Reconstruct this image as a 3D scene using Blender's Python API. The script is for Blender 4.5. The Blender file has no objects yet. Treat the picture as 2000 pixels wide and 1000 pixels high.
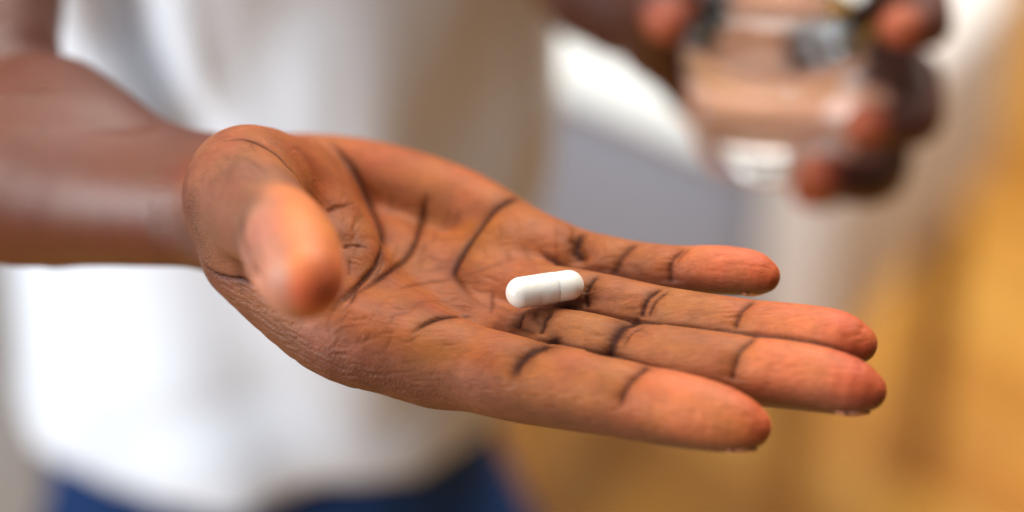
import bpy, math, random
import numpy as np
from mathutils import Vector, Matrix

random.seed(4); np.random.seed(4)
sc = bpy.context.scene
col = sc.collection
H_FINE = 0.5             # mm, mesh cell of the open hand

# ------------------------------------------------------------------ camera
PITCH = math.radians(35)
FOCUS = 0.6                                   # metres to the capsule
F0 = np.array([0.0, 0.0, 1.0])                # the point looked at: palm height
AX = np.array([1.0, 0, 0])
AU = np.array([0, math.sin(PITCH), math.cos(PITCH)])
AZ = np.array([0, -math.cos(PITCH), math.sin(PITCH)])
cam_d = bpy.data.cameras.new('camera')
cam = bpy.data.objects.new('camera', cam_d); col.objects.link(cam)
cam.matrix_world = Matrix(((AX[0], AU[0], AZ[0], 0), (AX[1], AU[1], AZ[1], 0), (AX[2], AU[2], AZ[2], 0), (0, 0, 0, 1)))
cam.location = Vector(F0 + AZ*FOCUS)
cam_d.sensor_width = 36
cam_d.lens = 36*0.6/0.25
cam_d.clip_end = 100; cam_d.clip_start = 0.01
cam_d.dof.use_dof = True
cam_d.dof.focus_distance = 0.598
cam_d.dof.aperture_fstop = 3.3
sc.camera = cam

# ------------------------------------------------------------------ room light
world = bpy.data.worlds.new('World'); sc.world = world
world.use_nodes = True
bg = world.node_tree.nodes['Background']
bg.inputs['Color'].default_value = (0.96, 0.97, 1.0, 1)
bg.inputs['Strength'].default_value = 0.11
sc.view_settings.view_transform = 'Standard'
sc.view_settings.look = 'None'
sc.view_settings.exposure = 0.0
sc.view_settings.gamma = 1

def W(p):
    """camera-frame millimetres -> world metres"""
    p = np.asarray(p, dtype=np.float64)/1000.0
    return F0 + p[..., 0:1]*AX + p[..., 1:2]*AU + p[..., 2:3]*AZ
def at(px, py, z):
    s = (600.0 - z)/600.0
    return np.array([(px-1000)/8.0*s, (500-py)/8.0*s, z])
UPV = np.array([0, math.cos(PITCH), math.sin(PITCH)])     # world up in the camera frame
BACKV = np.array([0, math.sin(PITCH), -math.cos(PITCH)])  # world +Y in the camera frame

def area(name, loc, target, sx, sy, power, colour):
    d = bpy.data.lights.new(name, 'AREA'); d.shape = 'RECTANGLE'; d.size = sx; d.size_y = sy
    d.energy = power; d.color = colour
    o = bpy.data.objects.new(name, d); col.objects.link(o)
    a = Vector(W(np.array(loc)).ravel()); b = Vector(W(np.array(target)).ravel())
    o.location = a; o.rotation_euler = (b-a).to_track_quat('-Z', 'Y').to_euler()
    return o
area('window_light', (-950, 230, 560), (-20, 0, 0), 0.75, 1.0, 32, (0.95, 0.98, 1.0))
area('room_light', (500, 2150, 50), (300, -100, -600), 1.5, 1.5, 96, (1.0, 0.945, 0.87))

# ------------------------------------------------------------------ helpers
def tag(o, label=None, cat=None, group=None, kind=None):
    for k, v in (('label', label), ('category', cat), ('group', group), ('kind', kind)):
        if v: o[k] = v
    return o
def empty(name, loc):
    o = bpy.data.objects.new(name, None); col.objects.link(o); o.location = Vector(loc); o.empty_display_size = .05
    return o
def link_mesh(name, me, mat, parent=None, smooth=True):
    if mat: me.materials.append(mat)
    if smooth: me.polygons.foreach_set('use_smooth', np.ones(len(me.polygons), dtype=bool))
    o = bpy.data.objects.new(name, me); col.objects.link(o)
    if parent is not None:
        bpy.context.view_layer.update()
        o.parent = parent; o.matrix_parent_inverse = parent.matrix_world.inverted()
    return o
def np_mesh(name, V, Q):
    """V (n,3) world metres, Q (m,4) or (m,3)"""
    me = bpy.data.meshes.new(name)
    n, m, c = len(V), len(Q), Q.shape[1]
    me.vertices.add(n); me.vertices.foreach_set('co', np.asarray(V, dtype=np.float32).ravel())
    me.loops.add(m*c); me.loops.foreach_set('vertex_index', np.asarray(Q, dtype=np.int32).ravel())
    me.polygons.add(m); me.polygons.foreach_set('loop_start', np.arange(0, m*c, c, dtype=np.int32))
    me.update(calc_edges=True); me.validate()
    return me

# ---- signed distance fields (numpy, camera-frame millimetres)
f32 = np.float32
def smin(a, b, k):
    h = np.maximum(k - np.abs(a-b), 0)/k
    return np.minimum(a, b) - h*h*k*0.25
def cone(P, a, b, ra, rb):
    a = np.asarray(a, f32); b = np.asarray(b, f32); ab = b-a
    q = P - a
    t = np.clip((q @ ab)/float(ab @ ab), 0, 1)
    d = q - t[:, None]*ab
    return np.sqrt(np.einsum('ij,ij->i', d, d)) - (ra + (rb-ra)*t)
def ellipsoid(P, c, R, r):
    """R rows: axes; r radii"""
    q = (P - np.asarray(c, f32)) @ np.asarray(R, f32).T
    r = np.asarray(r, f32)
    k0 = np.linalg.norm(q/r, axis=1); k1 = np.linalg.norm(q/(r*r), axis=1)
    return k0*(k0-1)/np.maximum(k1, 1e-6)
_CH = {}
def spline(pts, per=3):
    """smooth a chain of (point, radius) joints by Catmull-Rom"""
    A = np.array([list(p)+[r] for p, r in pts], float)
    if len(A) < 3: return A
    E = np.vstack([2*A[0]-A[1], A, 2*A[-1]-A[-2]])
    out = []
    for i in range(1, len(E)-2):
        for t in np.arange(per)/per:
            a, b, c, d = E[i-1], E[i], E[i+1], E[i+2]
            out.append(.5*(2*b + (c-a)*t + (2*a-5*b+4*c-d)*t*t + (3*b-a-3*c+d)*t**3))
    out.append(A[-1])
    return np.array(out)
def chain(P, pts, per=3):
    """distance to a smooth tapering tube; far points get a cheap lower bound"""
    key = id(pts) if isinstance(pts, tuple) else None
    A = _CH.get(key)
    if A is None:
        A = spline(pts, per).astype(f32)
        if key: _CH[key] = A
    lo = (A[:, :3]-A[:, 3:]).min(0); hi = (A[:, :3]+A[:, 3:]).max(0)
    g = np.maximum(np.maximum(lo-P, P-hi), 0)
    g = np.sqrt(np.einsum('ij,ij->i', g, g))
    near = np.nonzero(g < 14)[0]
    if len(near) == 0: return g
    q = P[near] if len(near) < len(P) else P
    d = None
    for i in range(len(A)-1):
        e = cone(q, A[i, :3], A[i+1, :3], A[i, 3], A[i+1, 3])
        d = e if d is None else np.minimum(d, e)
    g[near] = d
    return g
def sstep(a, b, x):
    t = np.clip((x-a)/(b-a), 0, 1)
    return t*t*(3-2*t)

def polygonise(f, xs, ys, zs, B=8):
    """sparse surface nets on a graded grid; returns vertices and quads"""
    ax = [np.asarray(a, f32) for a in (xs, ys, zs)]
    for i in range(3):                      # pad to whole blocks
        n = (-(len(ax[i])-1)) % B
        st = ax[i][-1]-ax[i][-2]
        ax[i] = np.concatenate([ax[i], ax[i][-1] + st*np.arange(1, n+1, dtype=f32)])
    N = [len(a) for a in ax]; NB = [(n-1)//B for n in N]
    lo = [a[0:-1:B] for a in ax]; hi = [a[B::B] for a in ax]
    c = [(l+h)/2 for l, h in zip(lo, hi)]; hw = [(h-l)/2 for l, h in zip(lo, hi)]
    C = np.stack(np.meshgrid(*c, indexing='ij'), -1).reshape(-1, 3)
    HW = np.stack(np.meshgrid(*hw, indexing='ij'), -1).reshape(-1, 3)
    BI = np.stack(np.meshgrid(*[np.arange(n) for n in NB], indexing='ij'), -1).reshape(-1, 3)
    dc = np.concatenate([f(C[i:i+400000]) for i in range(0, len(C), 400000)])
    keep = np.abs(dc) < np.linalg.norm(HW, axis=1)*1.15 + 1.0
    BI = BI[keep]
    r = np.arange(B+1)
    L = np.stack(np.meshgrid(r, r, r, indexing='ij'), -1)      # 9,9,9,3
    S1, S2 = N[1]*N[2], N[2]
    vid, vpos, quads = [], [], []
    edges = []
    for i0 in range(0, len(BI), 1200):
        bi = BI[i0:i0+1200]; nb = len(bi)
        G = bi[:, None, None, None, :]*B + L[None]
        P = np.stack([ax[k][G[..., k]] for k in range(3)], -1)
        V = f(P.reshape(-1, 3)).reshape(nb, B+1, B+1, B+1).astype(f32)
        s = V < 0
        cnt = np.zeros((nb, B, B, B), np.uint8)
        for a in (0, 1):
            for b in (0, 1):
                for d in (0, 1): cnt += s[:, a:B+a, b:B+b, d:B+d]
        bb, ii, jj, kk = np.nonzero((cnt > 0) & (cnt < 8))
        acc = np.zeros((len(bb), 3), f32); w = np.zeros(len(bb), f32)
        for axis in range(3):
            o1, o2 = [k for k in range(3) if k != axis]
            for u in (0, 1):
                for v in (0, 1):
                    off = [0, 0, 0]; off[o1] = u; off[o2] = v
                    A = (bb, ii+off[0], jj+off[1], kk+off[2]); off[axis] = 1
                    Bq = (bb, ii+off[0], jj+off[1], kk+off[2])
                    va, vb = V[A], V[Bq]; m = (va < 0) != (vb < 0)
                    t = np.where(m, va/np.where(m, va-vb, 1), 0)[:, None]
                    acc += m[:, None]*(P[A] + (P[Bq]-P[A])*t); w += m
        vpos.append(acc/w[:, None])
        g = bi[bb]*B + np.stack([ii, jj, kk], -1)
        vid.append(g[:, 0].astype(np.int64)*S1 + g[:, 1]*S2 + g[:, 2])
        for axis in range(3):
            sl0 = [slice(None), slice(0, B), slice(0, B), slice(0, B)]
            sl1 = list(sl0); sl1[axis+1] = slice(1, B+1)
            a, b = s[tuple(sl0)], s[tuple(sl1)]
            bb, ii, jj, kk = np.nonzero(a != b)
            flip = a[bb, ii, jj, kk]
            g = bi[bb]*B + np.stack([ii, jj, kk], -1)
            o1, o2 = [(1, 2), (2, 0), (0, 1)][axis]
            ids = g[:, 0].astype(np.int64)*S1 + g[:, 1]*S2 + g[:, 2]
            st = [S1, S2, 1]
            q = np.stack([ids - st[o1] - st[o2], ids - st[o2], ids, ids - st[o1]], -1)
            q[~flip] = q[~flip][:, ::-1]
            quads.append(q)
    vid = np.concatenate(vid); vpos = np.concatenate(vpos); quads = np.concatenate(quads)
    o = np.argsort(vid); vid = vid[o]; vpos = vpos[o]
    k = np.searchsorted(vid, quads); k = np.minimum(k, len(vid)-1)
    ok = (vid[k] == quads).all(1)
    Q = k[ok]
    return vpos, Q
def gradient(f, P, e=0.3):
    g = np.stack([f(P+np.array(d, f32)*e) - f(P-np.array(d, f32)*e) for d in ((1, 0, 0), (0, 1, 0), (0, 0, 1))], -1)
    return g/np.maximum(np.linalg.norm(g, axis=1), 1e-9)[:, None]
def relax(f, V, n=1):
    for _ in range(n):
        for i in range(0, len(V), 300000):
            p = V[i:i+300000]; g = gradient(f, p); V[i:i+300000] = p - g*f(p)[:, None]*0.9
    return V
def graded(segs):
    """segs: list of (start, end, step)"""
    out = []
    for a, b, s in segs:
        n = max(1, int(round((b-a)/s)))
        out += list(a + (b-a)*np.arange(n)/n)
    out.append(segs[-1][1])
    return np.array(out, f32)

# ------------------------------------------------------------------ the person's anatomy
NP = np.array([0.04, .86, .51])                 # the palm's normal
WT = np.array([.34, .47, -.815])                # across the palm, towards the little finger
def J(px, py, z, r): return (at(px, py, z), r)

INDEX = (J(865,706,2,10.4), J(1000,738,10,10.4), J(1100,757,15,10.0), J(1200,776,20,9.4), J(1300,796,25,9.0), J(1380,812,29,8.3), J(1432,825,31,7.0), J(1466,834,32,5.0))
MIDDLE = (J(918,656,-17,9.6), J(1000,668,-9,8.6), J(1085,674,-2,9.3), J(1200,692,5,8.9), J(1320,707,10.5,8.6), J(1450,722,16,8.3), J(1575,737,21,8.0), J(1650,752,24,7.1), J(1692,763,25,4.9))
RING = (J(962,580,-25,10.2), J(1150,594,-12,8.3), J(1280,621,-5,8.1), J(1455,645,5,7.7), J(1570,655,10,7.5), J(1632,662,13,7.0), J(1674,671,14,4.9))
LITTLE = (J(1015,512,-38,9.6), J(1140,507,-29,7.4), J(1215,517,-23,6.6), J(1315,527,-17,6.2), J(1400,527,-14,6.2), J(1462,532,-12,5.8), J(1490,539,-11,4.4))
FINGERS = (INDEX, MIDDLE, RING, LITTLE)
META = ((J(470,430,-40,12), J(865,706,2,10.6)),
        (J(470,420,-48,12), J(700,528,-33,10.6), J(918,656,-17,10.0)),
        (J(470,400,-55,12), J(717,488,-44,10.4), J(962,580,-25,10.2)),
        (J(560,372,-62,13), J(650,352,-62,12.2), J(790,374,-55,11.4), J(900,410,-49,10.8), J(985,456,-42,10.2), J(1050,492,-36,9.3), J(1100,505,-32,8.2)))
PAD = (J(930,540,-33,9.5), J(1000,500,-33,10.8), J(1040,500,-33,9.6))
THENAR = (J(560,400,-36,17), J(650,505,-17,12.5), J(715,590,-11,9))
WEB = (J(488,500,-12,12), J(600,600,-3,12), J(680,655,2,11.8), J(780,688,3,10.8))
BALL = (J(560,400,-42,16), J(485,366,-8,15.6), J(487,440,-4,13.5), J(540,505,-6,11))
THUMB = (J(482,385,0,13.6), J(508,420,18,11.8), J(543,445,34,10.4), J(568,490,50,10.9), J(591,543,62,9.2))
_o = WT*8
FORE = tuple(tuple((at(x, y, z)+sg*_o*m, r) for x, y, z, m, r in ((520,400,-50,1.2,12.5), (380,388,-58,1,14.4), (200,372,-68,1,16.8), (0,325,-82,1.2,23), (-260,290,-110,.8,30))) for sg in (-1, 1))
UPPER = ((at(-230,300,-108), 31), (at(-80,0,-140), 31), (at(-110,-900,-280), 40), (at(150,-2000,-430), 46))
CROOK = (J(-40,100,-125,19), J(62,182,-98,14), J(180,268,-78,10))
GROOVE = (J(-220,112,-76,1), J(-40,108,-80,1), J(60,100,-92,1), J(120,92,-108,1))
def right_pieces(P):
    d = chain(P, META[0])
    for m in META[1:]: d = smin(d, chain(P, m), 8)
    d = smin(d, chain(P, PAD), 5)
    d = smin(d, chain(P, THENAR), 5)
    d = smin(d, chain(P, WEB), 7)
    ball = chain(P, BALL)
    fs = [chain(P, f) for f in FINGERS]
    th = chain(P, THUMB)
    fa = smin(chain(P, FORE[0]), chain(P, FORE[1]), 14)
    ua = smin(chain(P, UPPER), chain(P, CROOK), 14)
    return d, ball, fs, th, fa, ua
def field_right(P):
    d, ball, fs, th, fa, ua = right_pieces(P)
    d = smin(d, ball, 6)
    df = fs[0]
    for e in fs[1:]: df = smin(df, e, 1.0)
    d = smin(d, df, 4.5)
    d = smin(d, th, 5)
    d = smin(d, fa, 9)
    d = smin(d, ua, 24)
    return d + 6*np.exp(-(np.maximum(chain(P, GROOVE), 0)/6)**2)

# the other hand, round the glass
GB = at(1500, 300, -238)                        # centre of the glass's base
def G(h, ang, dist, r):
    a_ = math.radians(ang)
    return (GB + UPV*h + (np.array([1.0, 0, 0])*math.cos(a_) + BACKV*math.sin(a_))*dist, r)
LPALM = tuple(G(1, a_, 48, 12.5) for a_ in (112, 95, 75, 50, 30))
LPALM2 = tuple(G(-12, a_, 44, 13) for a_ in (102, 82, 60, 35))
LPALM3 = (G(-20, 100, 40, 12), G(-22, 75, 38, 12), G(-23, 50, 38, 11))
LFORE = (G(4,112,50,12), G(20,134,54,12.5), J(1300,10,-290,17), J(1170,-25,-300,22), J(1040,-400,-330,30), J(1000,-700,-350,33), J(1250,-1300,-430,38), J(1150,-2100,-480,44))
LFING = ((G(4,58,49,10), G(50,28,53,9.6), G(50,6,50,9.3), G(56,-14,47,8), G(60,-27,41,7.2)),
         (G(0,58,48,10.5), G(20,26,53,9.8), G(17,4,50,9.5), G(23,-22,48,8), G(29,-46,39,7.2)),
         (G(8,60,44,9.5), G(2,30,46,9.8), G(-7,4,40,9.6), G(2,-36,37,7.8), G(12,-68,33,7)),
         (G(-6,70,38,9), G(-14,50,30,8.0), G(-16,10,22,7.2), G(-10,-30,16,6.4)),
         (G(22,136,51,11), G(46,158,47,10), G(63,178,43,9.0), G(60,202,40,7.6)))
def field_left(P):
    d = smin(smin(smin(chain(P, LPALM), chain(P, LPALM2), 8), chain(P, LPALM3), 8), chain(P, LFORE), 14)
    for pts in LFING: d = smin(d, chain(P, pts), 4)
    return d
TC = at(580, 700, -500)
def torso_q(P):
    q = P - np.asarray(TC, f32)
    h = q @ np.asarray(UPV, f32)
    x = q[:, 0] - np.interp(h, [-140, -50, 150], [5, -15, 6]).astype(f32)
    return x, q @ np.asarray(BACKV, f32), h
TH = [-330, -250, -140, -40, 60, 160, 300, 420, 540, 610]
TX = [118, 124, 120, 105, 107, 106, 118, 140, 132, 60]
TY = [82, 84, 84, 78, 74, 74, 84, 92, 70, 45]
def torso_field(P, grow=0.0, top=600, bottom=-140):
    x, y, h = torso_q(P)
    wx = np.interp(h, TH, TX).astype(f32) + grow
    wy = np.interp(h, TH, TY).astype(f32) + grow
    k0 = np.sqrt((x/wx)**2 + (y/wy)**2)
    side = (k0-1)*np.minimum(wx, wy)*0.9
    return np.maximum(side, np.abs(h-(top+bottom)/2) - (top-bottom)/2)
def leg_pts(s, r0, r1, r2):
    c = TC + np.array([-9+s*56, 0, 0])
    return ((c-UPV*120, r0), (c-UPV*360+BACKV*4, r1), (c-UPV*640+BACKV*14, r2))
LEG = tuple(leg_pts(s, 50, 42, 30) for s in (-1, 1))
_g = TC - UPV*664
FOOT = tuple(((_g + np.array([-9+s*56, 0, 0]) + BACKV*30 + UPV*34, 27), (_g + np.array([-9+s*62, 0, 0]) - BACKV*60 + UPV*24, 24), (_g + np.array([-9+s*68, 0, 0]) - BACKV*140 + UPV*16, 16)) for s in (-1, 1))
NECK = ((TC + UPV*560, 55), (TC + UPV*700, 50))
def body_field(P):
    P = np.asarray(P, f32)
    d = field_right(P)
    T = smin(torso_field(P, -26), chain(P, NECK), 20)
    for i in (0, 1):
        T = smin(T, chain(P, LEG[i]), 12); T = smin(T, chain(P, FOOT[i]), 10)
    d = smin(d, smin(field_left(P), T, 6), 4)
    return d

# ------------------------------------------------------------------ material helpers
def new_mat(name):
    m = bpy.data.materials.new(name); m.use_nodes = True
    nt = m.node_tree
    return m, nt, nt.nodes['Principled BSDF']
def node(nt, typ, **kw):
    n = nt.nodes.new(typ)
    for k, v in kw.items():
        if k.startswith('_'): setattr(n, k[1:], v)
        else: n.inputs[k.replace('0', ' ') if not k.isdigit() else int(k)].default_value = v
    return n
def L(nt, a, b): nt.links.new(a, b)
def math_n(nt, op, a, b=None, c=None):
    n = nt.nodes.new('ShaderNodeMath'); n.operation = op
    for i, v in enumerate((a, b, c)):
        if v is None: continue
        if isinstance(v, (int, float)): n.inputs[i].default_value = v
        else: nt.links.new(v, n.inputs[i])
    return n.outputs[0]
def noise(nt, vec, scale, detail=3, rough=.5, dist=0):
    n = nt.nodes.new('ShaderNodeTexNoise'); n.inputs['Scale'].default_value = scale
    n.inputs['Detail'].default_value = detail; n.inputs['Roughness'].default_value = rough; n.inputs['Distortion'].default_value = dist
    nt.links.new(vec, n.inputs['Vector']); return n.outputs['Fac']
def mapping(nt, vec, rot=(0, 0, 0), scale=(1, 1, 1)):
    n = nt.nodes.new('ShaderNodeMapping'); n.inputs['Rotation'].default_value = rot; n.inputs['Scale'].default_value = scale
    nt.links.new(vec, n.inputs['Vector']); return n.outputs[0]

# skin: pigment comes from the 'pigment' attribute, relief from noises along the skin's own grain
def skin_material():
    m, nt, P = new_mat('skin')
    att = node(nt, 'ShaderNodeAttribute', _attribute_name='pigment')
    msk = node(nt, 'ShaderNodeAttribute', _attribute_name='relief')     # r fine grain, g cracked dryness, b creasing
    rest = node(nt, 'ShaderNodeAttribute', _attribute_name='rest').outputs['Vector']   # hand-frame millimetres
    sep = nt.nodes.new('ShaderNodeSeparateColor'); L(nt, msk.outputs['Color'], sep.inputs[0])
    # blotches
    b1 = noise(nt, rest, .13, 4, .6); b2 = noise(nt, mapping(nt, rest, (0, 0, .2), (.35, 1, 1)), .9, 4, .65)
    v = math_n(nt, 'ADD', math_n(nt, 'MULTIPLY', math_n(nt, 'SUBTRACT', b1, .5), .9), math_n(nt, 'MULTIPLY', math_n(nt, 'SUBTRACT', b2, .5), .6))
    hsv = nt.nodes.new('ShaderNodeHueSaturation'); L(nt, att.outputs['Color'], hsv.inputs['Color'])
    L(nt, math_n(nt, 'ADD', 1.0, math_n(nt, 'MULTIPLY', v, math_n(nt, 'SUBTRACT', 1.0, math_n(nt, 'MULTIPLY', att.outputs['Alpha'], .65)))), hsv.inputs['Value'])
    b3 = noise(nt, rest, .07, 2, .5)
    L(nt, math_n(nt, 'ADD', .485, math_n(nt, 'MULTIPLY', b3, .03)), hsv.inputs['Hue'])
    # fine wrinkles: ridges stretched along the limb
    mp = mapping(nt, rest, (0, 0, math.radians(14)), (.22, 1, 1))
    w1 = nt.nodes.new('ShaderNodeTexNoise'); w1.noise_type = 'RIDGED_MULTIFRACTAL'
    w1.inputs['Scale'].default_value = .62; w1.inputs['Detail'].default_value = 2; L(nt, mp, w1.inputs['Vector'])
    vor = nt.nodes.new('ShaderNodeTexVoronoi'); vor.feature = 'DISTANCE_TO_EDGE'; vor.inputs['Scale'].default_value = 1.2
    wob = nt.nodes.new('ShaderNodeVectorMath'); wob.operation = 'ADD'
    nn = nt.nodes.new('ShaderNodeTexNoise'); nn.inputs['Scale'].default_value = 1.1; L(nt, rest, nn.inputs['Vector'])
    L(nt, mapping(nt, rest, (0, 0, .5), (.8, 1, 1)), wob.inputs[0]); L(nt, nn.outputs['Color'], wob.inputs[1]); L(nt, wob.outputs[0], vor.inputs['Vector'])
    crk = math_n(nt, 'MINIMUM', math_n(nt, 'MULTIPLY', vor.outputs['Distance'], 4.0), 1.0)
    fine = noise(nt, rest, 1.9, 3, .7)
    hgt = math_n(nt, 'ADD', math_n(nt, 'MULTIPLY', math_n(nt, 'MULTIPLY', w1.outputs['Fac'], sep.outputs[0]), -.42),
          math_n(nt, 'ADD', math_n(nt, 'MULTIPLY', math_n(nt, 'MULTIPLY', crk, sep.outputs[1]), .16), math_n(nt, 'MULTIPLY', fine, .16)))
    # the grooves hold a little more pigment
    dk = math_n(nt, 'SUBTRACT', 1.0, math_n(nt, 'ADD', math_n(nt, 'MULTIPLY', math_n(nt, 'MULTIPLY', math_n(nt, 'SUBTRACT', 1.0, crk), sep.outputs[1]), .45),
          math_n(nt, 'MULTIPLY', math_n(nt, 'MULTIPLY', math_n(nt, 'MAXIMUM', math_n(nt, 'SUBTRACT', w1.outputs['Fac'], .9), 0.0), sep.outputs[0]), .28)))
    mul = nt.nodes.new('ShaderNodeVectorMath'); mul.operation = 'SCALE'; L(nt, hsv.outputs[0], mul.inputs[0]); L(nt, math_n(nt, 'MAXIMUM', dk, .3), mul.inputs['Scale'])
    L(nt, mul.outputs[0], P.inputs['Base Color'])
    bp = nt.nodes.new('ShaderNodeBump'); bp.inputs['Strength'].default_value = 1.0; bp.inputs['Distance'].default_value = .001
    L(nt, hgt, bp.inputs['Height']); L(nt, bp.outputs[0], P.inputs['Normal'])
    rg = math_n(nt, 'SUBTRACT', math_n(nt, 'ADD', .42, math_n(nt, 'MULTIPLY', noise(nt, rest, .8, 2), .16)), math_n(nt, 'MULTIPLY', att.outputs['Alpha'], .12))
    L(nt, rg, P.inputs['Roughness'])
    P.inputs['Subsurface Weight'].default_value = .13
    P.inputs['Subsurface Radius'].default_value = (1.0, .35, .18)
    P.inputs['Subsurface Scale'].default_value = .0035
    L(nt, math_n(nt, 'MULTIPLY', math_n(nt, 'ADD', .22, math_n(nt, 'MULTIPLY', att.outputs['Alpha'], .26)), math_n(nt, 'SUBTRACT', 1.0, math_n(nt, 'MULTIPLY', sep.outputs[2], .8))), P.inputs['Specular IOR Level'])
    return m
SKIN = skin_material()

# ------------------------------------------------------------------ the person
xs = graded([(-360,-100,6),(-100,-86,2),(-86,96,H_FINE),(96,180,2),(180,330,8)])
ys = graded([(-640,-80,9),(-80,-52,4),(-52,36,H_FINE),(36,110,2),(110,560,9)])
zs = graded([(-1100,-330,10),(-330,-190,2),(-190,-85,3.5),(-85,68,H_FINE),(68,84,3)])
BV, BQ = polygonise(body_field, xs, ys, zs)
BV = relax(body_field, BV)

def laplace(V, Q, n):
    e = np.concatenate([Q[:, [0, 1]], Q[:, [1, 2]], Q[:, [2, 3]], Q[:, [3, 0]]])
    deg = np.maximum(np.bincount(e[:, 0], minlength=len(V)), 1)[:, None]
    for _ in range(n):
        s_ = np.stack([np.bincount(e[:, 0], weights=V[e[:, 1], k], minlength=len(V)) for k in range(3)], 1)
        V = V*.4 + s_/deg*.6
    return V.astype(f32)
BV = laplace(BV, BQ, 6)

def trace(pix, f=field_right, z0=85.0):
    """where the line of sight through each (px, py) meets the skin"""
    T = np.array([at(p[0], p[1], 0) for p in pix], f32); O = np.array([0, 0, 600], f32)
    D = T - O; D /= np.linalg.norm(D, axis=1)[:, None]
    t = np.full(len(T), 600-z0, f32)
    for _ in range(90):
        d = f(O + D*t[:, None]); t += np.clip(d, -.5, 6)*.7
    return O + D*t[:, None], t
def smooth_path(pts, step=6.0):
    A = np.array(pts, float); E = np.vstack([2*A[0]-A[1], A, 2*A[-1]-A[-2]]); out = []
    for i in range(1, len(E)-2):
        n = max(2, int(np.hypot(*(E[i+1]-E[i])[:2])/step))
        for t in np.arange(n)/n:
            a, b, c, d = E[i-1], E[i], E[i+1], E[i+2]
            out.append(.5*(2*b + (c-a)*t + (2*a-5*b+4*c-d)*t*t + (3*b-a-3*c+d)*t**3))
    out.append(A[-1])
    return np.array(out)
# every crease: its run over the skin, half width (mm), depth (mm), pigment, taper at start and end
CREASES = [
 ([(640,272),(668,300),(692,335),(716,385),(740,435),(749,475),(738,512),(705,548),(675,575),(652,605),(640,640)], .50, .75, .80, .12, 1),
 ([(835,372),(829,400),(819,448),(800,493),(772,522),(738,545),(700,568),(668,592)], .50, .65, .78, .15, 1),
 ([(1018,384),(983,396),(950,424),(920,468),(896,508),(888,536),(903,560),(920,590)], .78, .75, .86, .1, 1),
 ([(888,536),(868,547),(832,552),(795,560),(765,568)], .3, .25, .35, 0, 1),
 ([(806,652),(826,635),(856,621),(886,617),(922,620)], .45, .6, .85, .3, 1),
 ([(745,500),(722,535),(696,562),(670,588),(650,615)], .28, .3, .75, .2, 1),
 ([(728,520),(702,556),(688,585),(672,610)], .25, .3, .7, .2, 1),
 ([(742,470),(752,492),(745,520),(728,545)], .22, .2, .5, .2, 1),
 ([(440,275),(472,271),(507,280),(542,302),(570,333),(588,360),(602,380)], .34, .45, .86, .3, 1),
 ([(545,306),(575,335),(598,372)], .22, .2, .5, .5, .5),
 ([(638,415),(655,405),(672,401),(694,394)], .4, .5, .42, .1, 1),
 ([(668,485),(686,478),(706,479),(724,487)], .35, .45, .55, .1, 1),
 ([(700,415),(692,440),(684,460)], .3, .3, .35, .3, 1),
 ([(682,500),(684,520),(682,540)], .25, .2, .4, .3, 1),
 ([(402,522),(424,538),(445,545),(475,548),(505,562)], .45, .8, .75, .2, 1),
 ([(960,565),(963,590),(955,615)], .28, .3, .5, .3, 1),
 ([(1026,606),(1014,620),(1010,640)], .45, .6, .8, .3, .3),
 ([(925,535),(960,520),(990,512)], .3, .2, .22, .3, 1),
 ([(880,470),(905,462),(935,455)], .3, .2, .2, .3, 1),
 ([(830,500),(860,510),(880,512)], .3, .2, .2, .3, 1),
 ([(780,600),(820,590),(860,592),(900,600)], .35, .15, .16, .3, 1),
 ([(760,420),(790,405),(812,400)], .4, .15, .16, .3, 1),
 ([(650,640),(672,620),(690,600)], .25, .15, .3, .3, 1),
 # index
 ([(1100,662),(1060,672),(1032,688),(1012,712),(1000,745)], .95, .6, .92, .12, .5),
 ([(1074,674),(1050,684),(1035,700)], .45, .3, .7, .2, .8),
 ([(1270,708),(1238,735),(1220,760),(1208,800)], .62, .4, .72, .12, .5),
 # middle
 ([(1080,603),(1062,622),(1052,652)], .50, .6, .82, .15, .15),
 ([(1252,625),(1222,630),(1205,650),(1195,672),(1186,700)], .95, .55, .92, .12, .1),
 ([(1264,632),(1238,643),(1224,660),(1214,685)], .40, .3, .6, .2, .8),
 ([(1478,655),(1452,674),(1437,705),(1428,745)], .50, .4, .66, .12, .1),
 # ring
 ([(1168,535),(1152,552),(1143,575),(1145,605)], .45, .5, .85, .15, .1),
 ([(1292,562),(1270,572),(1257,596),(1250,622)], .45, .4, .85, .12, .1),
 ([(1308,565),(1286,580),(1272,600),(1266,620)], .38, .3, .7, .2, .3),
 ([(1474,585),(1452,600),(1440,622),(1436,645)], .45, .35, .68, .12, .1),
 # little
 ([(1140,448),(1128,463),(1124,488),(1133,514)], .85, 1.1, .85, .12, .1),
 ([(1100,410),(1122,440),(1127,480),(1140,520)], .8, .8, .25, .12, .1),
 ([(470,420),(470,460),(484,510),(505,560)], 1.3, .8, .55, .15, .15),
 ([(495,430),(495,470),(508,520)], .7, .3, .3, .15, .15),
 ([(470,300),(500,318),(530,345)], .9, .2, .22, .2, .8),
 ([(470,300),(450,330),(445,360)], 1.2, .2, .2, .2, .8),
 ([(1150,590),(1120,596),(1085,600)], .8, .3, .65, .3, .3),
 ([(1052,652),(1015,640),(1000,625)], .7, .3, .6, .3, .3),
 ([(1062,640),(1045,620),(1050,605)], .7, .2, .45, .3, .3),
 ([(1242,474),(1224,488),(1208,512),(1198,540)], .60, .45, .66, .12, .1),
 ([(1338,484),(1317,498),(1308,525),(1311,555)], .40, .35, .70, .12, .1),
 ([(1348,484),(1328,500),(1320,520)], .30, .2, .5, .2, .8),
]
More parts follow.
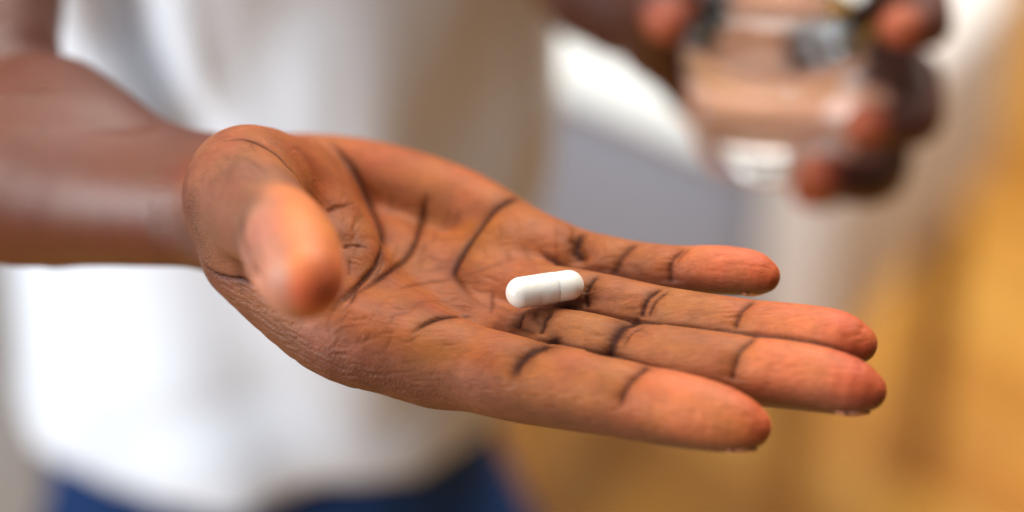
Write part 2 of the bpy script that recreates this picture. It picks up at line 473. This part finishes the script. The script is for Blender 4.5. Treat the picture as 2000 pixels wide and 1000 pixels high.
# the many short fine lines that cross a palm
_r = np.random.RandomState(11)
def fine_lines(n, cx, cy, sx, sy, ang, spread, length, pg):
    for _ in range(n):
        x, y = cx + _r.uniform(-1, 1)*sx, cy + _r.uniform(-1, 1)*sy
        a_ = math.radians(ang + _r.uniform(-spread, spread)); l = length*_r.uniform(.5, 1.3); bend = _r.uniform(-.25, .25)*l
        dx, dy = math.cos(a_)*l/2, -math.sin(a_)*l/2
        CREASES.append(([(x-dx, y-dy), (x+dy/l*bend*2, y-dx/l*bend*2), (x+dx, y+dy)], .22, .14, pg*_r.uniform(.5, 1.2), .4, 1))
fine_lines(14, 790, 450, 90, 70, 60, 30, 60, .26)
fine_lines(12, 900, 560, 90, 45, -20, 30, 70, .26)
fine_lines(12, 760, 620, 100, 40, 15, 25, 80, .22)
fine_lines(9, 670, 450, 40, 70, 75, 18, 45, .18)
fine_lines(8, 1000, 480, 60, 50, -60, 25, 45, .22)
fine_lines(8, 700, 640, 60, 30, 60, 12, 45, .14)
fine_lines(10, 1200, 590, 130, 14, -10, 8, 60, .26)
fine_lines(10, 1150, 650, 110, 14, -12, 8, 60, .26)
fine_lines(8, 1250, 520, 90, 15, -8, 8, 50, .22)
fine_lines(10, 500, 310, 80, 40, -30, 40, 40, .18)
hand_zone = np.nonzero((BV[:, 2] > -85) & (BV[:, 0] > -95) & (BV[:, 0] < 100) & (BV[:, 1] > -55) & (BV[:, 1] < 40))[0]
HVt = BV[hand_zone]
HN = gradient(field_right, HVt)
pig = np.zeros(len(HVt), f32); dis = np.zeros(len(HVt), f32)
rs = np.random.RandomState(7)
for pts, wd, dep, pg, t0, t1 in CREASES:
    wd = wd*((1.55 if pts[0][0] > 1040 else 1.35) if pg > .6 else 1.1)
    sp = smooth_path(pts)
    S, tt = trace(sp[:, :2]); PXc = sp[:, 0].mean()
    n = len(S); u = np.linspace(0, 1, n)
    st = np.minimum(1, .15 + .85*np.minimum(u/max(t0, .02), 1))*np.minimum(1, .08 + .92*np.minimum((1-u)/(t1*.35+.02), 1))
    st = st*(1 + .15*np.sin(u*17+rs.rand()*6))
    keep = np.concatenate([[True], np.abs(np.diff(S[:, 2])) < 6])
    lo, hi = S.min(0)-5, S.max(0)+5
    idx = np.nonzero(((HVt > lo) & (HVt < hi)).all(1))[0]
    if len(idx) == 0: continue
    q = HVt[idx]; best = np.full(len(q), 1e9, f32); bs = np.zeros(len(q), f32)
    for i in range(n-1):
        if not keep[i+1]: continue
        ab = S[i+1]-S[i]; w = q-S[i]; t = np.clip((w@ab)/max(ab@ab, 1e-6), 0, 1)
        e = w - t[:, None]*ab; d = np.sqrt((e*e).sum(1)); m = d < best
        best[m] = d[m]; bs[m] = (st[i]+(st[i+1]-st[i])*t)[m]
    w2 = np.maximum(wd, H_FINE*.75)
    soft = best; best = best*(1 + .22*np.sin(q[:, 0]*1.7 + q[:, 1]*2.3) * np.sin(q[:, 1]*1.1 - q[:, 2]*1.9 + 1))
    g = np.exp(-(best/(w2*1.2))**2)*np.minimum(bs*1.3, 1)
    pig[idx] = np.maximum(pig[idx], g*min(pg*1.12, .97))
    halo = np.exp(-(soft/(w2*2.5))**2)*bs*pg*.55
    pig[idx] = np.maximum(pig[idx], halo)
    dis[idx] -= dep*np.exp(-(best/(w2*.95))**2)*bs + (.75 if PXc > 985 and dep >= .35 else dep*.4)*np.exp(-(soft/max(wd*4, 3.0))**2)*bs
# small folds stretched over the side of the thumb's web, real relief
pc = HVt
zsc = (600-pc[:, 2])/600
PX = pc[:, 0]*8/zsc + 1000; PY = 500 - pc[:, 1]*8/zsc
def poly_side(xs_, ys_, x): return np.interp(x, xs_, ys_)
lower = PY - poly_side([355, 420, 500, 600, 700, 800, 900, 1000, 1100, 1300, 1500], [380, 500, 560, 630, 672, 715, 752, 785, 822, 860, 890], PX)
webm = sstep(-10, 40, lower)*sstep(-.9, -.2, HN[:, 2] + .9*0 - .3)*(PX < 1050)
webm = sstep(-10, 45, lower)*(1-sstep(960, 1080, PX))
a = math.radians(14); U = pc[:, 0]*math.cos(a) - pc[:, 1]*math.sin(a); Vv = pc[:, 0]*math.sin(a) + pc[:, 1]*math.cos(a)
wr = np.sin(Vv*3.4 + 1.3*np.sin(U*.35+1) + .9*np.sin(U*.9 + Vv*.7) + pc[:, 2]*1.1)*(.5+.5*np.sin(U*.55+Vv*1.3+pc[:, 2]*.4))
wm = webm*sstep(390, 470, PX)*(1-sstep(760, 860, PX))
dis += .18*wr*wm
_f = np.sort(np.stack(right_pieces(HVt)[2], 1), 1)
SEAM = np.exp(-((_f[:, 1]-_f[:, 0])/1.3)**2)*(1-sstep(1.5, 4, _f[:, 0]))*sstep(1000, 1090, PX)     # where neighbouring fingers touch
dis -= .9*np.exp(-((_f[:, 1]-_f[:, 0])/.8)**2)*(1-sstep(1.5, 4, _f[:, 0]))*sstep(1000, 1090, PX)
BV[hand_zone] = HVt + HN*dis[:, None]

# pigment per vertex
PN = {k: np.array(v, float) for k, v in dict(palm=(.315,.084,.021), pad=(.47,.125,.045), tip=(.56,.105,.038), brown=(.125,.045,.025),
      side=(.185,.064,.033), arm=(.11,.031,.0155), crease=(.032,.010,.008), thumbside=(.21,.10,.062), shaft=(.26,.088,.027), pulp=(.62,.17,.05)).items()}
C = np.tile(PN['arm'], (len(BV), 1)); REL = np.zeros((len(BV), 3))
REL[:, 0] = .12
d, ball, fs, th, fa, ua = right_pieces(HVt)
dd = np.stack([d, ball-1.0] + fs + [th, fa+1.5], 1); ww = np.exp(-(dd-dd.min(1)[:, None])/1.8); ww /= ww.sum(1)[:, None]
pn = HN @ (NP/np.linalg.norm(NP))
seam = SEAM
base = np.tile(PN['palm'], (len(HVt), 1))
def mix(a, b, t): return a*(1-t[:, None]) + b*t[:, None]
# fingertips redder towards the tips
fin = ww[:, 2:6].sum(1)
for i, (x0, x1, x2) in enumerate(((1240, 1400, 1500), (1450, 1600, 1725), (1460, 1600, 1710), (1320, 1440, 1525))):
    w = ww[:, 2+i]
    base = mix(base, PN['pad'], w*sstep(x0-60, x0+110, PX)*.8)
    base = mix(base, PN['tip'], w*sstep(x1-20, x2-10, PX)*.85)
    blot = np.exp(-((PX-(x0+x1)/2-20)**2/45**2))*w
    base = mix(base, PN['tip'], blot*.25)
# the shafts of the fingers are yellower and browner than their ends
for i, (x0, x1) in enumerate(((1020, 1230), (1000, 1440), (1080, 1450), (1110, 1310))):
    w = ww[:, 2+i]*(1-sstep(x1-60, x1+10, PX))*sstep(x0-90, x0, PX)
    base = mix(base, PN['shaft'], w*(.2 if i == 0 else .55))
fsd = fin*(1-sstep(.0, .55, pn))
base = mix(base, PN['brown'], fsd*.6*(1-.6*ww[:, 2]))
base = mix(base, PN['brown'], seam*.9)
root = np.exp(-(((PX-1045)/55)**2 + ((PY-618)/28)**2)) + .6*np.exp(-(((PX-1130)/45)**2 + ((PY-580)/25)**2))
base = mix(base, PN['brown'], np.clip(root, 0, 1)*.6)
# brown of the back of the hand
bk = 1-sstep(-.52, .12, pn)
side = 1-sstep(-.35, .28, pn)
hm = 1-fin
fm = sstep(1050, 900, PX)
base = mix(base, PN['side'], np.clip(side*.7*(hm+fin*np.maximum(fm, .35)), 0, 1))
base = mix(base, PN['brown'], bk)
base = mix(base, PN['brown'], (1-sstep(-.3, .42, pn))*(1-sstep(1100, 1420, PX))*ww[:, 2]*.85)
base = mix(base, PN['side'], sstep(-60, 20, lower)*(1-sstep(880, 1060, PX))*.85)
base = mix(base, PN['brown'], sstep(15, 75, lower)*(1-sstep(980, 1150, PX))*.75)
# ball of the thumb: browner to the outside
bw = np.clip(ww[:, 1]+ww[:, 6]*(pc[:, 2] < 25), 0, 1)
base = mix(base, PN['side'], bw*(1-sstep(400, 560, PX))*.8)
base = mix(base, PN['brown'], (1-sstep(355, 425, PX))*.75*(1-ww[:, 7]))
base = mix(base, PN['brown'], .45*np.exp(-(((PX-455)/38)**2 + ((PY-312)/26)**2)))
base = mix(base, np.array([.62,.33,.14]), .45*np.exp(-(((PX-510)/45)**2 + ((PY-340)/22)**2)))
base = mix(base, PN['thumbside'], .6*np.exp(-(((PX-420)/40)**2 + ((PY-470)/60)**2)))
# thumb
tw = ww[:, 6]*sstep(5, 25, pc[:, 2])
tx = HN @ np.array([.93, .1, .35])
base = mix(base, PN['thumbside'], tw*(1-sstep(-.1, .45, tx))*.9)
base = mix(base, PN['brown'], tw*(1-sstep(-.5, .3, tx))*(1-sstep(38, 50, pc[:, 2]))*.8)
base = mix(base, PN['brown'], np.clip(.8*np.exp(-((PX-500-(PY-500)*.15)/11)**2) + .6*np.exp(-((PX-455-(PY-480)*.2)/10)**2), 0, 1)*sstep(400, 440, PY)*(1-sstep(560, 600, PY))*(pc[:, 2] > 2)*(pc[:, 2] < 62))  # dark bands: shade along the thumb joint painted into the pigment
base = mix(base, PN['side'], tw*(1-sstep(30, 46, pc[:, 2]))*.65)
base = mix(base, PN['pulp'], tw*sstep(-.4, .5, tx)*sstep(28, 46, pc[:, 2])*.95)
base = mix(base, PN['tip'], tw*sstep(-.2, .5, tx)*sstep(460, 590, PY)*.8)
base = mix(base, np.array([.36,.14,.085]), tw*(1-sstep(-.45, .35, tx))*sstep(44, 54, pc[:, 2])*.85)  # pale flank of the tip: highlight painted into the pigment
base = mix(base, PN['arm'], ww[:, 7])
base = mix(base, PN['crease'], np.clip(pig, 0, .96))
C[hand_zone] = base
GLOSS = np.ones(len(BV)); GLOSS[hand_zone] = np.clip(ww[:, 7] + .55*tw + .35*(1-sstep(-.3, .3, pn)), 0, 1)
R_ = np.zeros((len(HVt), 3))
R_[:, 0] = .45 + .85*wm + .35*fin
R_[:, 1] = .9*(1-sstep(370, 450, PX))*sstep(330, 430, PY)*(1-ww[:, 7]) + .4*sstep(0, 50, lower)*(1-sstep(900, 1100, PX)) + .10
R_[:, 2] = np.clip(pig*1.2, 0, 1)
REL[hand_zone] = np.clip(R_, 0, 1)
# the other hand: palm and finger ends lighter
rest_v = np.ones(len(BV), bool); rest_v[hand_zone] = False
lz = np.nonzero((BV[:, 2] < -165) & (BV[:, 2] > -335) & (BV[:, 0] > 15))[0]
lv = BV[lz]; lc = np.tile(np.array([.080,.024,.015]), (len(lz), 1)); GLOSS[lz] = .25
LN = gradient(field_left, lv, .8)
dp = np.minimum(np.minimum(chain(lv, LPALM), chain(lv, LPALM2)), chain(lv, LPALM3)); df_ = np.min([chain(lv, f) for f in LFING], 0)
lc = mix(lc, np.array([.74,.36,.23]), sstep(-.1, .3, LN @ -BACKV)*(dp < df_+2)*(dp < chain(lv, LFORE)-1))
for f in LFING:
    tip = f[-1][0]; prev = f[-2][0]; r = np.linalg.norm(lv-tip, axis=1)
    inner = sstep(-.3, .4, LN @ np.array([-.8, .0, .1]) + .2) if f is not LFING[4] else sstep(-.4, .3, LN[:, 0]+.3)
    lc = mix(lc, np.array([.44, .10, .045]), (1-sstep(5.5, 10.5, r))*.9)
C[lz] = lc

person = empty('person', W(TC - UPV*690).ravel())
tag(person, 'person in white t-shirt and dark blue jeans holding out a capsule on an open palm', 'person')
me = np_mesh('body', W(BV), BQ)
def put_attr(me, name, arr, typ='FLOAT_COLOR'):
    at_ = me.attributes.new(name, typ, 'POINT')
    if typ == 'FLOAT_COLOR': at_.data.foreach_set('color', (arr if arr.shape[1] == 4 else np.hstack([arr, np.ones((len(arr), 1))])).astype(np.float32).ravel())
    else: at_.data.foreach_set('vector', arr.astype(np.float32).ravel())
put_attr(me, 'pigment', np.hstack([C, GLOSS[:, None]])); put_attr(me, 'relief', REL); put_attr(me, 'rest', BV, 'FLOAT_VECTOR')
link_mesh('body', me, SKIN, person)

# ---- clothes
def fabric(name, colr, rough=.85, weave=900):
    m, nt, P = new_mat(name)
    P.inputs['Base Color'].default_value = (*colr, 1); P.inputs['Roughness'].default_value = rough
    P.inputs['Specular IOR Level'].default_value = .2
    P.inputs['Sheen Weight'].default_value = .15
    tc = node(nt, 'ShaderNodeTexCoord').outputs['Object']
    h = math_n(nt, 'ADD', noise(nt, tc, weave, 1), math_n(nt, 'MULTIPLY', noise(nt, tc, 30, 3), .25))
    bp = nt.nodes.new('ShaderNodeBump'); bp.inputs['Strength'].default_value = .5; bp.inputs['Distance'].default_value = .002
    L(nt, h, bp.inputs['Height']); L(nt, bp.outputs[0], P.inputs['Normal'])
    return m, nt, P
COTTON = fabric('white_cotton', (.72, .77, .85))[0]
DENIM, dnt, DP = fabric('dark_denim', (.012, .022, .07))
DP.inputs['Sheen Weight'].default_value = 0
tc = node(dnt, 'ShaderNodeTexCoord').outputs['Object']
cr = node(dnt, 'ShaderNodeValToRGB'); cr.color_ramp.elements[0].color = (.003, .008, .035, 1); cr.color_ramp.elements[1].color = (.010, .06, .22, 1)
cr.color_ramp.elements[0].position = .35; cr.color_ramp.elements[1].position = .7
L(dnt, noise(dnt, tc, 9, 4), cr.inputs[0]); L(dnt, cr.outputs[0], DP.inputs['Base Color'])

def on_shirt(pts):
    S, _ = trace([(x, y) for x, y in pts], lambda P: torso_field(P, 4), -120)
    return tuple((p, 1.0) for p in S)
FOLD = on_shirt([(170,-250), (215,30), (262,140), (345,290)])
FOLD2 = on_shirt([(560,20), (500,150), (430,300)])
FOLD3 = on_shirt([(260,860), (520,780), (760,840)])
_S, _ = trace([(120,-250), (150,30), (195,130), (255,240)], lambda P: torso_field(P, 4), -120)
ROLL = tuple((p + np.array([0, 0, 2.0]), 15.0) for p in _S)
FOLD4 = on_shirt([(1000,-100), (960,200), (930,420)])
SLEEVE_R = ((at(-60,-900,-270), 48), (at(120,-1800,-400), 56), (at(260,-2150,-445), 58))
SLEEVE_L = ((at(1240,-1200,-420), 46), (at(1160,-2000,-470), 54), (at(1000,-2250,-480), 54))
_CH.clear()
def shirt_field(P):
    P = np.asarray(P, f32)
    x, y, h = torso_q(P)
    d = torso_field(P, 4, 585, -45)
    ang = np.arctan2(x, -y)
    w = sstep(330, 60, h)
    d = d + 2.2*np.sin(ang*7 + .012*h + 1.1*np.sin(h*.021))*(.4+.6*w) + 1.6*np.sin(h*.045 + ang*3.1 + np.sin(ang*5))*(.4+.6*w)
    d = d - 7*np.exp(-((h+30)/55)**2)*sstep(-2.4, -.6, -np.abs(ang+1.0))
    for f, a_, s_ in ((FOLD, 42, 11), (FOLD2, 5, 16), (FOLD3, 3, 14), (FOLD4, 1.2, 16)):
        g = chain(P, f)
        d = d + a_*np.exp(-(np.maximum(g, 0)/s_)**2)
    d = smin(d, chain(P, ROLL), 5)
    for sv in (SLEEVE_R, SLEEVE_L): d = smin(d, chain(P, sv), 18)
    d = np.maximum(d, -(h+15) + 3*np.sin(ang*4))
    return d
def jeans_field(P):
    P = np.asarray(P, f32)
    x, y, h = torso_q(P)
    d = np.maximum(torso_field(P, -3, 5, -150), -1e3)
    for i in (0, 1):
        p, q, r = LEG[i]
        d = smin(d, chain(P, ((p[0], 62), (q[0], 52), (r[0], 44))), 14)
    d = d + 1.2*np.sin(h*.09 + x*.05)*sstep(-100, -200, h)
    return np.maximum(d, -(h+650))
xs = graded([(-360, 330, 4)]); ys = graded([(-200, 560, 5)]); zs = graded([(-640, -200, 5)])
V, Q = polygonise(shirt_field, xs, ys, zs); V = laplace(V, Q, 4); me = np_mesh('t_shirt', W(V), Q); link_mesh('t_shirt', me, COTTON, person)
ys = graded([(-660, 100, 7)]); zs = graded([(-1050, -380, 7)]); xs = graded([(-300, 120, 6)])
V, Q = polygonise(jeans_field, xs, ys, zs); me = np_mesh('jeans', W(V), Q); link_mesh('jeans', me, DENIM, person)

# ---- finger nails: thin curved shells on the back of each finger end
mn, nnt, NPn = new_mat('nail'); NPn.inputs['Base Color'].default_value = (.45, .18, .11, 1); NPn.inputs['Roughness'].default_value = .35
NPn.inputs['Subsurface Weight'].default_value = .2; NPn.inputs['Subsurface Scale'].default_value = .002
def nail(c, axis, back, r, length, width):
    axis = axis/np.linalg.norm(axis); back = back - axis*(back@axis); back /= np.linalg.norm(back); sd = np.cross(axis, back)
    n1, n2 = 12, 12; Vt = []; F = []
    for lay in (0, 1):
        for i in range(n1):
            t = i/(n1-1)
            for j in range(n2):
                s = (j/(n2-1)-.5)*2
                wl = 1 - .18*max(0, t-.7)/.3*abs(s)**2
                ph = s*width/r/2
                rr = r + .35 - .5*lay - .9*max(0, t-.40)**2*6
                tt = (t-.5)*length*wl
                tt += (-.12*length*s*s if t > .5 else .10*length*s*s)
                Vt.append(c + axis*tt + back*math.cos(ph)*rr + sd*math.sin(ph)*rr)
    k = n1*n2
    for lay in (0, 1):
        for i in range(n1-1):
            for j in range(n2-1):
                a_ = lay*k + i*n2 + j; q = [a_, a_+1, a_+n2+1, a_+n2]
                F.append(q if lay else q[::-1])
    ring = [j for j in range(n2)] + [i*n2+n2-1 for i in range(1, n1)] + [(n1-1)*n2+j for j in range(n2-2, -1, -1)] + [i*n2 for i in range(n1-2, 0, -1)]
    for a_, b_ in zip(ring, ring[1:]+ring[:1]): F.append([a_, b_, b_+k, a_+k])
    me = np_mesh('fingernail', W(np.array(Vt)), np.array(F)); return link_mesh('fingernail', me, mn, person)
for f, wd_ in ((INDEX, 11), (MIDDLE, 11.5), (RING, 11), (LITTLE, 9)):
    (a_, ra), (b_, rb) = f[-2], f[-1]
    ax_ = b_-a_; ax_ = ax_/np.linalg.norm(ax_)
    nail((a_+b_)/2 - ax_*.5, ax_, -NP + np.array([0, 0, .30]), ra-.25, 10.5 if wd_ > 10 else 8.5, wd_-1)
(a_, ra), (b_, rb) = THUMB[-2], THUMB[-1]
nail(b_ - (b_-a_)*.35, b_-a_, np.array([-.8, -.15, -.6]), rb+.8, 12, 12)

# ------------------------------------------------------------------ the capsule
def lathe_mesh(name, prof, origin, axis, n=48):
    """prof: (distance along axis, radius); camera-frame mm"""
    axis = np.array(axis, float)/np.linalg.norm(axis); e1 = np.cross(axis, [0.3, .2, 1]); e1 /= np.linalg.norm(e1); e2 = np.cross(axis, e1)
    V = []; F = []
    m = len(prof)
    for (t, r) in prof:
        for k in range(n):
            an = 2*math.pi*k/n
            V.append(origin + axis*t + (e1*math.cos(an) + e2*math.sin(an))*max(r, .0005))
    for i in range(m-1):
        for k in range(n):
            a_ = i*n+k; b_ = i*n+(k+1) % n
            F.append([a_, b_, b_+n, a_+n])
    V = np.array(V); F = np.array(F)
    Vc = V - V.mean(0); a_, b_, c_ = Vc[F[:, 0]], Vc[F[:, 1]], Vc[F[:, 2]]
    d_ = Vc[F[:, 3]]
    vol = np.einsum('ij,ij->i', a_, np.cross(b_, c_)).sum() + np.einsum('ij,ij->i', a_, np.cross(c_, d_)).sum()
    return np_mesh(name, W(V), F if vol > 0 else F[:, ::-1])
cd = np.array([.94, .14, -.31]); cd /= np.linalg.norm(cd)
cc = at(1066, 564, 0.0)
for _ in range(30):
    ln = np.array([cc + cd*t for t in np.linspace(-6.5, 6.5, 27)], f32)
    g = field_right(ln) - 3.75
    cc = cc - np.array([0, .0, 1.0])*(g.min())*.7
mc, cnt_, CP = new_mat('gelatin'); CP.inputs['Base Color'].default_value = (.79, .76, .69, 1); CP.inputs['Roughness'].default_value = .22
CP.inputs['Subsurface Weight'].default_value = .35; CP.inputs['Subsurface Scale'].default_value = .003; CP.inputs['Subsurface Radius'].default_value = (1, .9, .7)
tcc = node(cnt_, 'ShaderNodeTexCoord').outputs['Object']
bp = cnt_.nodes.new('ShaderNodeBump'); bp.inputs['Strength'].default_value = .25; bp.inputs['Distance'].default_value = .0004
L(cnt_, noise(cnt_, tcc, 500, 2), bp.inputs['Height']); L(cnt_, bp.outputs[0], CP.inputs['Normal'])
cap_e = empty('capsule', W(cc).ravel())
tag(cap_e, 'white two-piece gelatin capsule lying in the open palm', 'capsule')
R1, R2 = 3.85, 3.74
pr = [(-6.35 - R1*math.cos(a_), R1*math.sin(a_)) for a_ in np.linspace(0, math.pi/2, 16)]
pr += [(-4.6, R1), (-2.45, R1), (-2.2, R1-.03), (-1.9, R1), (2.1, R1), (2.25, R1-.02), (2.34, R1-.07), (2.37, R2-.03), (2.37, R2-.12)]
link_mesh('capsule_cap', lathe_mesh('capsule_cap', pr, cc, cd), mc, cap_e)
pr = [(1.2, R2-.12), (1.4, R2), (6.0, R2)] + [(6.0 + R2*math.sin(a_), R2*math.cos(a_)) for a_ in np.linspace(0, math.pi/2, 16)][1:]
link_mesh('capsule_body', lathe_mesh('capsule_body', pr, cc, cd), mc, cap_e)

# ------------------------------------------------------------------ glass of water
gl = empty('drinking_glass', W(GB).ravel())
tag(gl, 'clear tumbler half filled with water in the left hand', 'glass')
mg, gnt, GP = new_mat('clear_glass'); GP.inputs['Transmission Weight'].default_value = 1; GP.inputs['Roughness'].default_value = 0.0; GP.inputs['IOR'].default_value = 1.28
GP.inputs['Base Color'].default_value = (.98, .99, .99, 1)
mw, wnt, WP = new_mat('water'); WP.inputs['Transmission Weight'].default_value = 1; WP.inputs['Roughness'].default_value = 0.0; WP.inputs['IOR'].default_value = 1.33
WP.inputs['Base Color'].default_value = (.98, .99, 1, 1)
outp = [(0, 0), (0, 14), (1.2, 18), (5, 22), (12, 25.5), (25, 29), (45, 32), (60, 33.4), (70, 34)]
inp = [(69.7, 32.8), (60, 32.1), (45, 30.6), (25, 27.3), (13, 23.5), (7.5, 19), (6, 13), (6, 0)]
link_mesh('glass_wall', lathe_mesh('glass_wall', outp + [(70.6, 33.4)] + inp, GB, UPV, 64), mg, gl)
wl_ = 51
wp_ = [(5.8, 0), (5.8, 13.2), (7.3, 19.3), (12.8, 23.8), (25, 27.6), (45, 30.8), (wl_, 31.4), (wl_, 30.6), (wl_, 0)]
link_mesh('water', lathe_mesh('water', wp_, GB, UPV, 64), mw, gl, smooth=False)

# ------------------------------------------------------------------ room behind
def on_plane(px, py, zw):
    """point of the horizontal plane z = zw seen along a line of the photograph (world metres)"""
    O = F0 + AZ*FOCUS; D = W(at(px, py, 0)).ravel() - O
    return O + D*((zw-O[2])/D[2])
def prism(name, poly, z0, z1, mat, parent=None, bevel=.02):
    """vertical-sided block over a plan outline, world metres"""
    n = len(poly); import bmesh
    bm = bmesh.new()
    b = [bm.verts.new((p[0], p[1], z0)) for p in poly]; t = [bm.verts.new((p[0], p[1], z1)) for p in poly]
    bm.faces.new(t); bm.faces.new(b[::-1])
    for i in range(n): bm.faces.new((b[i], b[(i+1) % n], t[(i+1) % n], t[i]))
    bmesh.ops.recalc_face_normals(bm, faces=bm.faces)
    if bevel: bmesh.ops.bevel(bm, geom=list(bm.edges), offset=bevel, segments=4, profile=.5, affect='EDGES')
    me = bpy.data.meshes.new(name); bm.to_mesh(me); bm.free()
    return link_mesh(name, me, mat, parent)
# floor: golden oiled oak strips
mf, fnt, FP = new_mat('oak_floor')
tc = node(fnt, 'ShaderNodeTexCoord').outputs['Object']
br = fnt.nodes.new('ShaderNodeTexBrick'); br.inputs['Scale'].default_value = 1; br.inputs['Brick Width'].default_value = .5; br.inputs['Row Height'].default_value = .07
br.inputs['Mortar Size'].default_value = .0012; br.inputs['Color1'].default_value = (.43, .165, .014, 1); br.inputs['Color2'].default_value = (.64, .315, .05, 1); br.inputs['Mortar'].default_value = (.10, .04, .01, 1)
L(fnt, mapping(fnt, tc, (0, 0, math.radians(40))), br.inputs['Vector'])
gr = noise(fnt, mapping(fnt, tc, (0, 0, math.radians(40)), (2, 40, 1)), 1.5, 5, .6)
mx = fnt.nodes.new('ShaderNodeHueSaturation'); L(fnt, br.outputs[0], mx.inputs['Color'])
L(fnt, math_n(fnt, 'ADD', .48, math_n(fnt, 'ADD', math_n(fnt, 'MULTIPLY', gr, .35), math_n(fnt, 'MULTIPLY', noise(fnt, tc, 5.0, 3), .85))), mx.inputs['Value'])
L(fnt, mx.outputs[0], FP.inputs['Base Color']); FP.inputs['Roughness'].default_value = .38
bp = fnt.nodes.new('ShaderNodeBump'); bp.inputs['Distance'].default_value = .001; L(fnt, gr, bp.inputs['Height']); L(fnt, bp.outputs[0], FP.inputs['Normal'])
ZF = 0.0
me = np_mesh('floor', np.array([(-4, -3, 0), (4, -3, 0), (4, 4, 0), (-4, 4, 0)], float) + np.array([0, 0, ZF]), np.array([[0, 1, 2, 3]]))
tag(link_mesh('floor', me, mf), kind='structure')
mp_, pnt, PP = new_mat('white_paint'); PP.inputs['Base Color'].default_value = (.78, .79, .80, 1); PP.inputs['Roughness'].default_value = .6
L(pnt, math_n(pnt, 'ADD', .5, math_n(pnt, 'MULTIPLY', noise(pnt, node(pnt, 'ShaderNodeTexCoord').outputs['Object'], 20, 4), .25)), PP.inputs['Roughness'])
tag(prism('wall', [(-4, 2.6), (4, 2.6), (4, 2.8), (-4, 2.8)], 0, 2.6, mp_, bevel=0), kind='structure')
# armchair
UPH = fabric('white_upholstery', (.76, .79, .78), weave=500)[0]
UPH_SHADE = fabric('shaded_upholstery', (.34, .36, .43), weave=500)[0]  # the white chair's shaded front, its shade put into the fabric colour
UPH_BOUNCE = fabric('bounce_lit_upholstery', (.90, .85, .81), weave=500)[0]  # white fabric of the arm, warm bounce light put into its colour
mwd, wdn, WDP = new_mat('oak_leg'); WDP.inputs['Base Color'].default_value = (.40, .20, .06, 1); WDP.inputs['Roughness'].default_value = .4
L(wdn, math_n(wdn, 'ADD', .3, math_n(wdn, 'MULTIPLY', noise(wdn, node(wdn, 'ShaderNodeTexCoord').outputs['Object'], 30, 4), .3)), WDP.inputs['Roughness'])
zs_ = .46
def pl(*pp, z=zs_): return [on_plane(x, y, z)[:2] for x, y in pp]
seat = pl((960,88), (1480,305), (1800,-60), (1250,-330))
cx_, cy_ = np.mean(seat, 0)
ch = empty('armchair', (cx_, cy_, 0)); tag(ch, 'blurred white upholstered armchair with shade and warm bounce painted on its sides, behind the hand holding the glass', 'armchair')
prism('seat_cushion', seat, zs_-.022, zs_, UPH, ch)
prism('seat_base', pl((965,90), (1478,303), (1795,-55), (1252,-325)), zs_-.19, zs_-.024, UPH_SHADE, ch)
prism('armrest', pl((1482,307), (1645,390), (2000,0), (1808,-62), z=zs_+.0), zs_-.15, zs_+.03, UPH_BOUNCE, ch)
for p in ((1010,110), (1585,325), (1900,0), (1260,-300)):
    q = on_plane(*p, zs_)
    prism('leg', [(q[0]-.014, q[1]-.014), (q[0]+.014, q[1]-.014), (q[0]+.014, q[1]+.014), (q[0]-.014, q[1]+.014)], 0, zs_-.185, mwd, ch, bevel=.004)
# white cabinet to the left
q0 = on_plane(-700, 500, .30); 
mcab = mp_.copy(); mcab.name = 'grey_white_paint'; mcab.node_tree.nodes['Principled BSDF'].inputs['Base Color'].default_value = (.42, .45, .48, 1)
cb = empty('cabinet', (-.62, .95, 0)); tag(cb, 'plain white cabinet at the far left behind the person', 'cabinet')
prism('cabinet_body', [(-1.3, .75), (-.28, .75), (-.28, 1.2), (-1.3, 1.2)], .06, .85, mcab, cb, .006)
prism('cabinet_plinth', [(-1.28, .78), (-.30, .78), (-.30, 1.18), (-1.28, 1.18)], 0, .058, mcab, cb, .002)
prism('cabinet_door', [(-1.28, .73), (-.80, .73), (-.80, .747), (-1.28, .747)], .08, .83, mcab, cb, .003)
prism('cabinet_door', [(-.79, .73), (-.30, .73), (-.30, .747), (-.79, .747)], .08, .83, mcab, cb, .003)
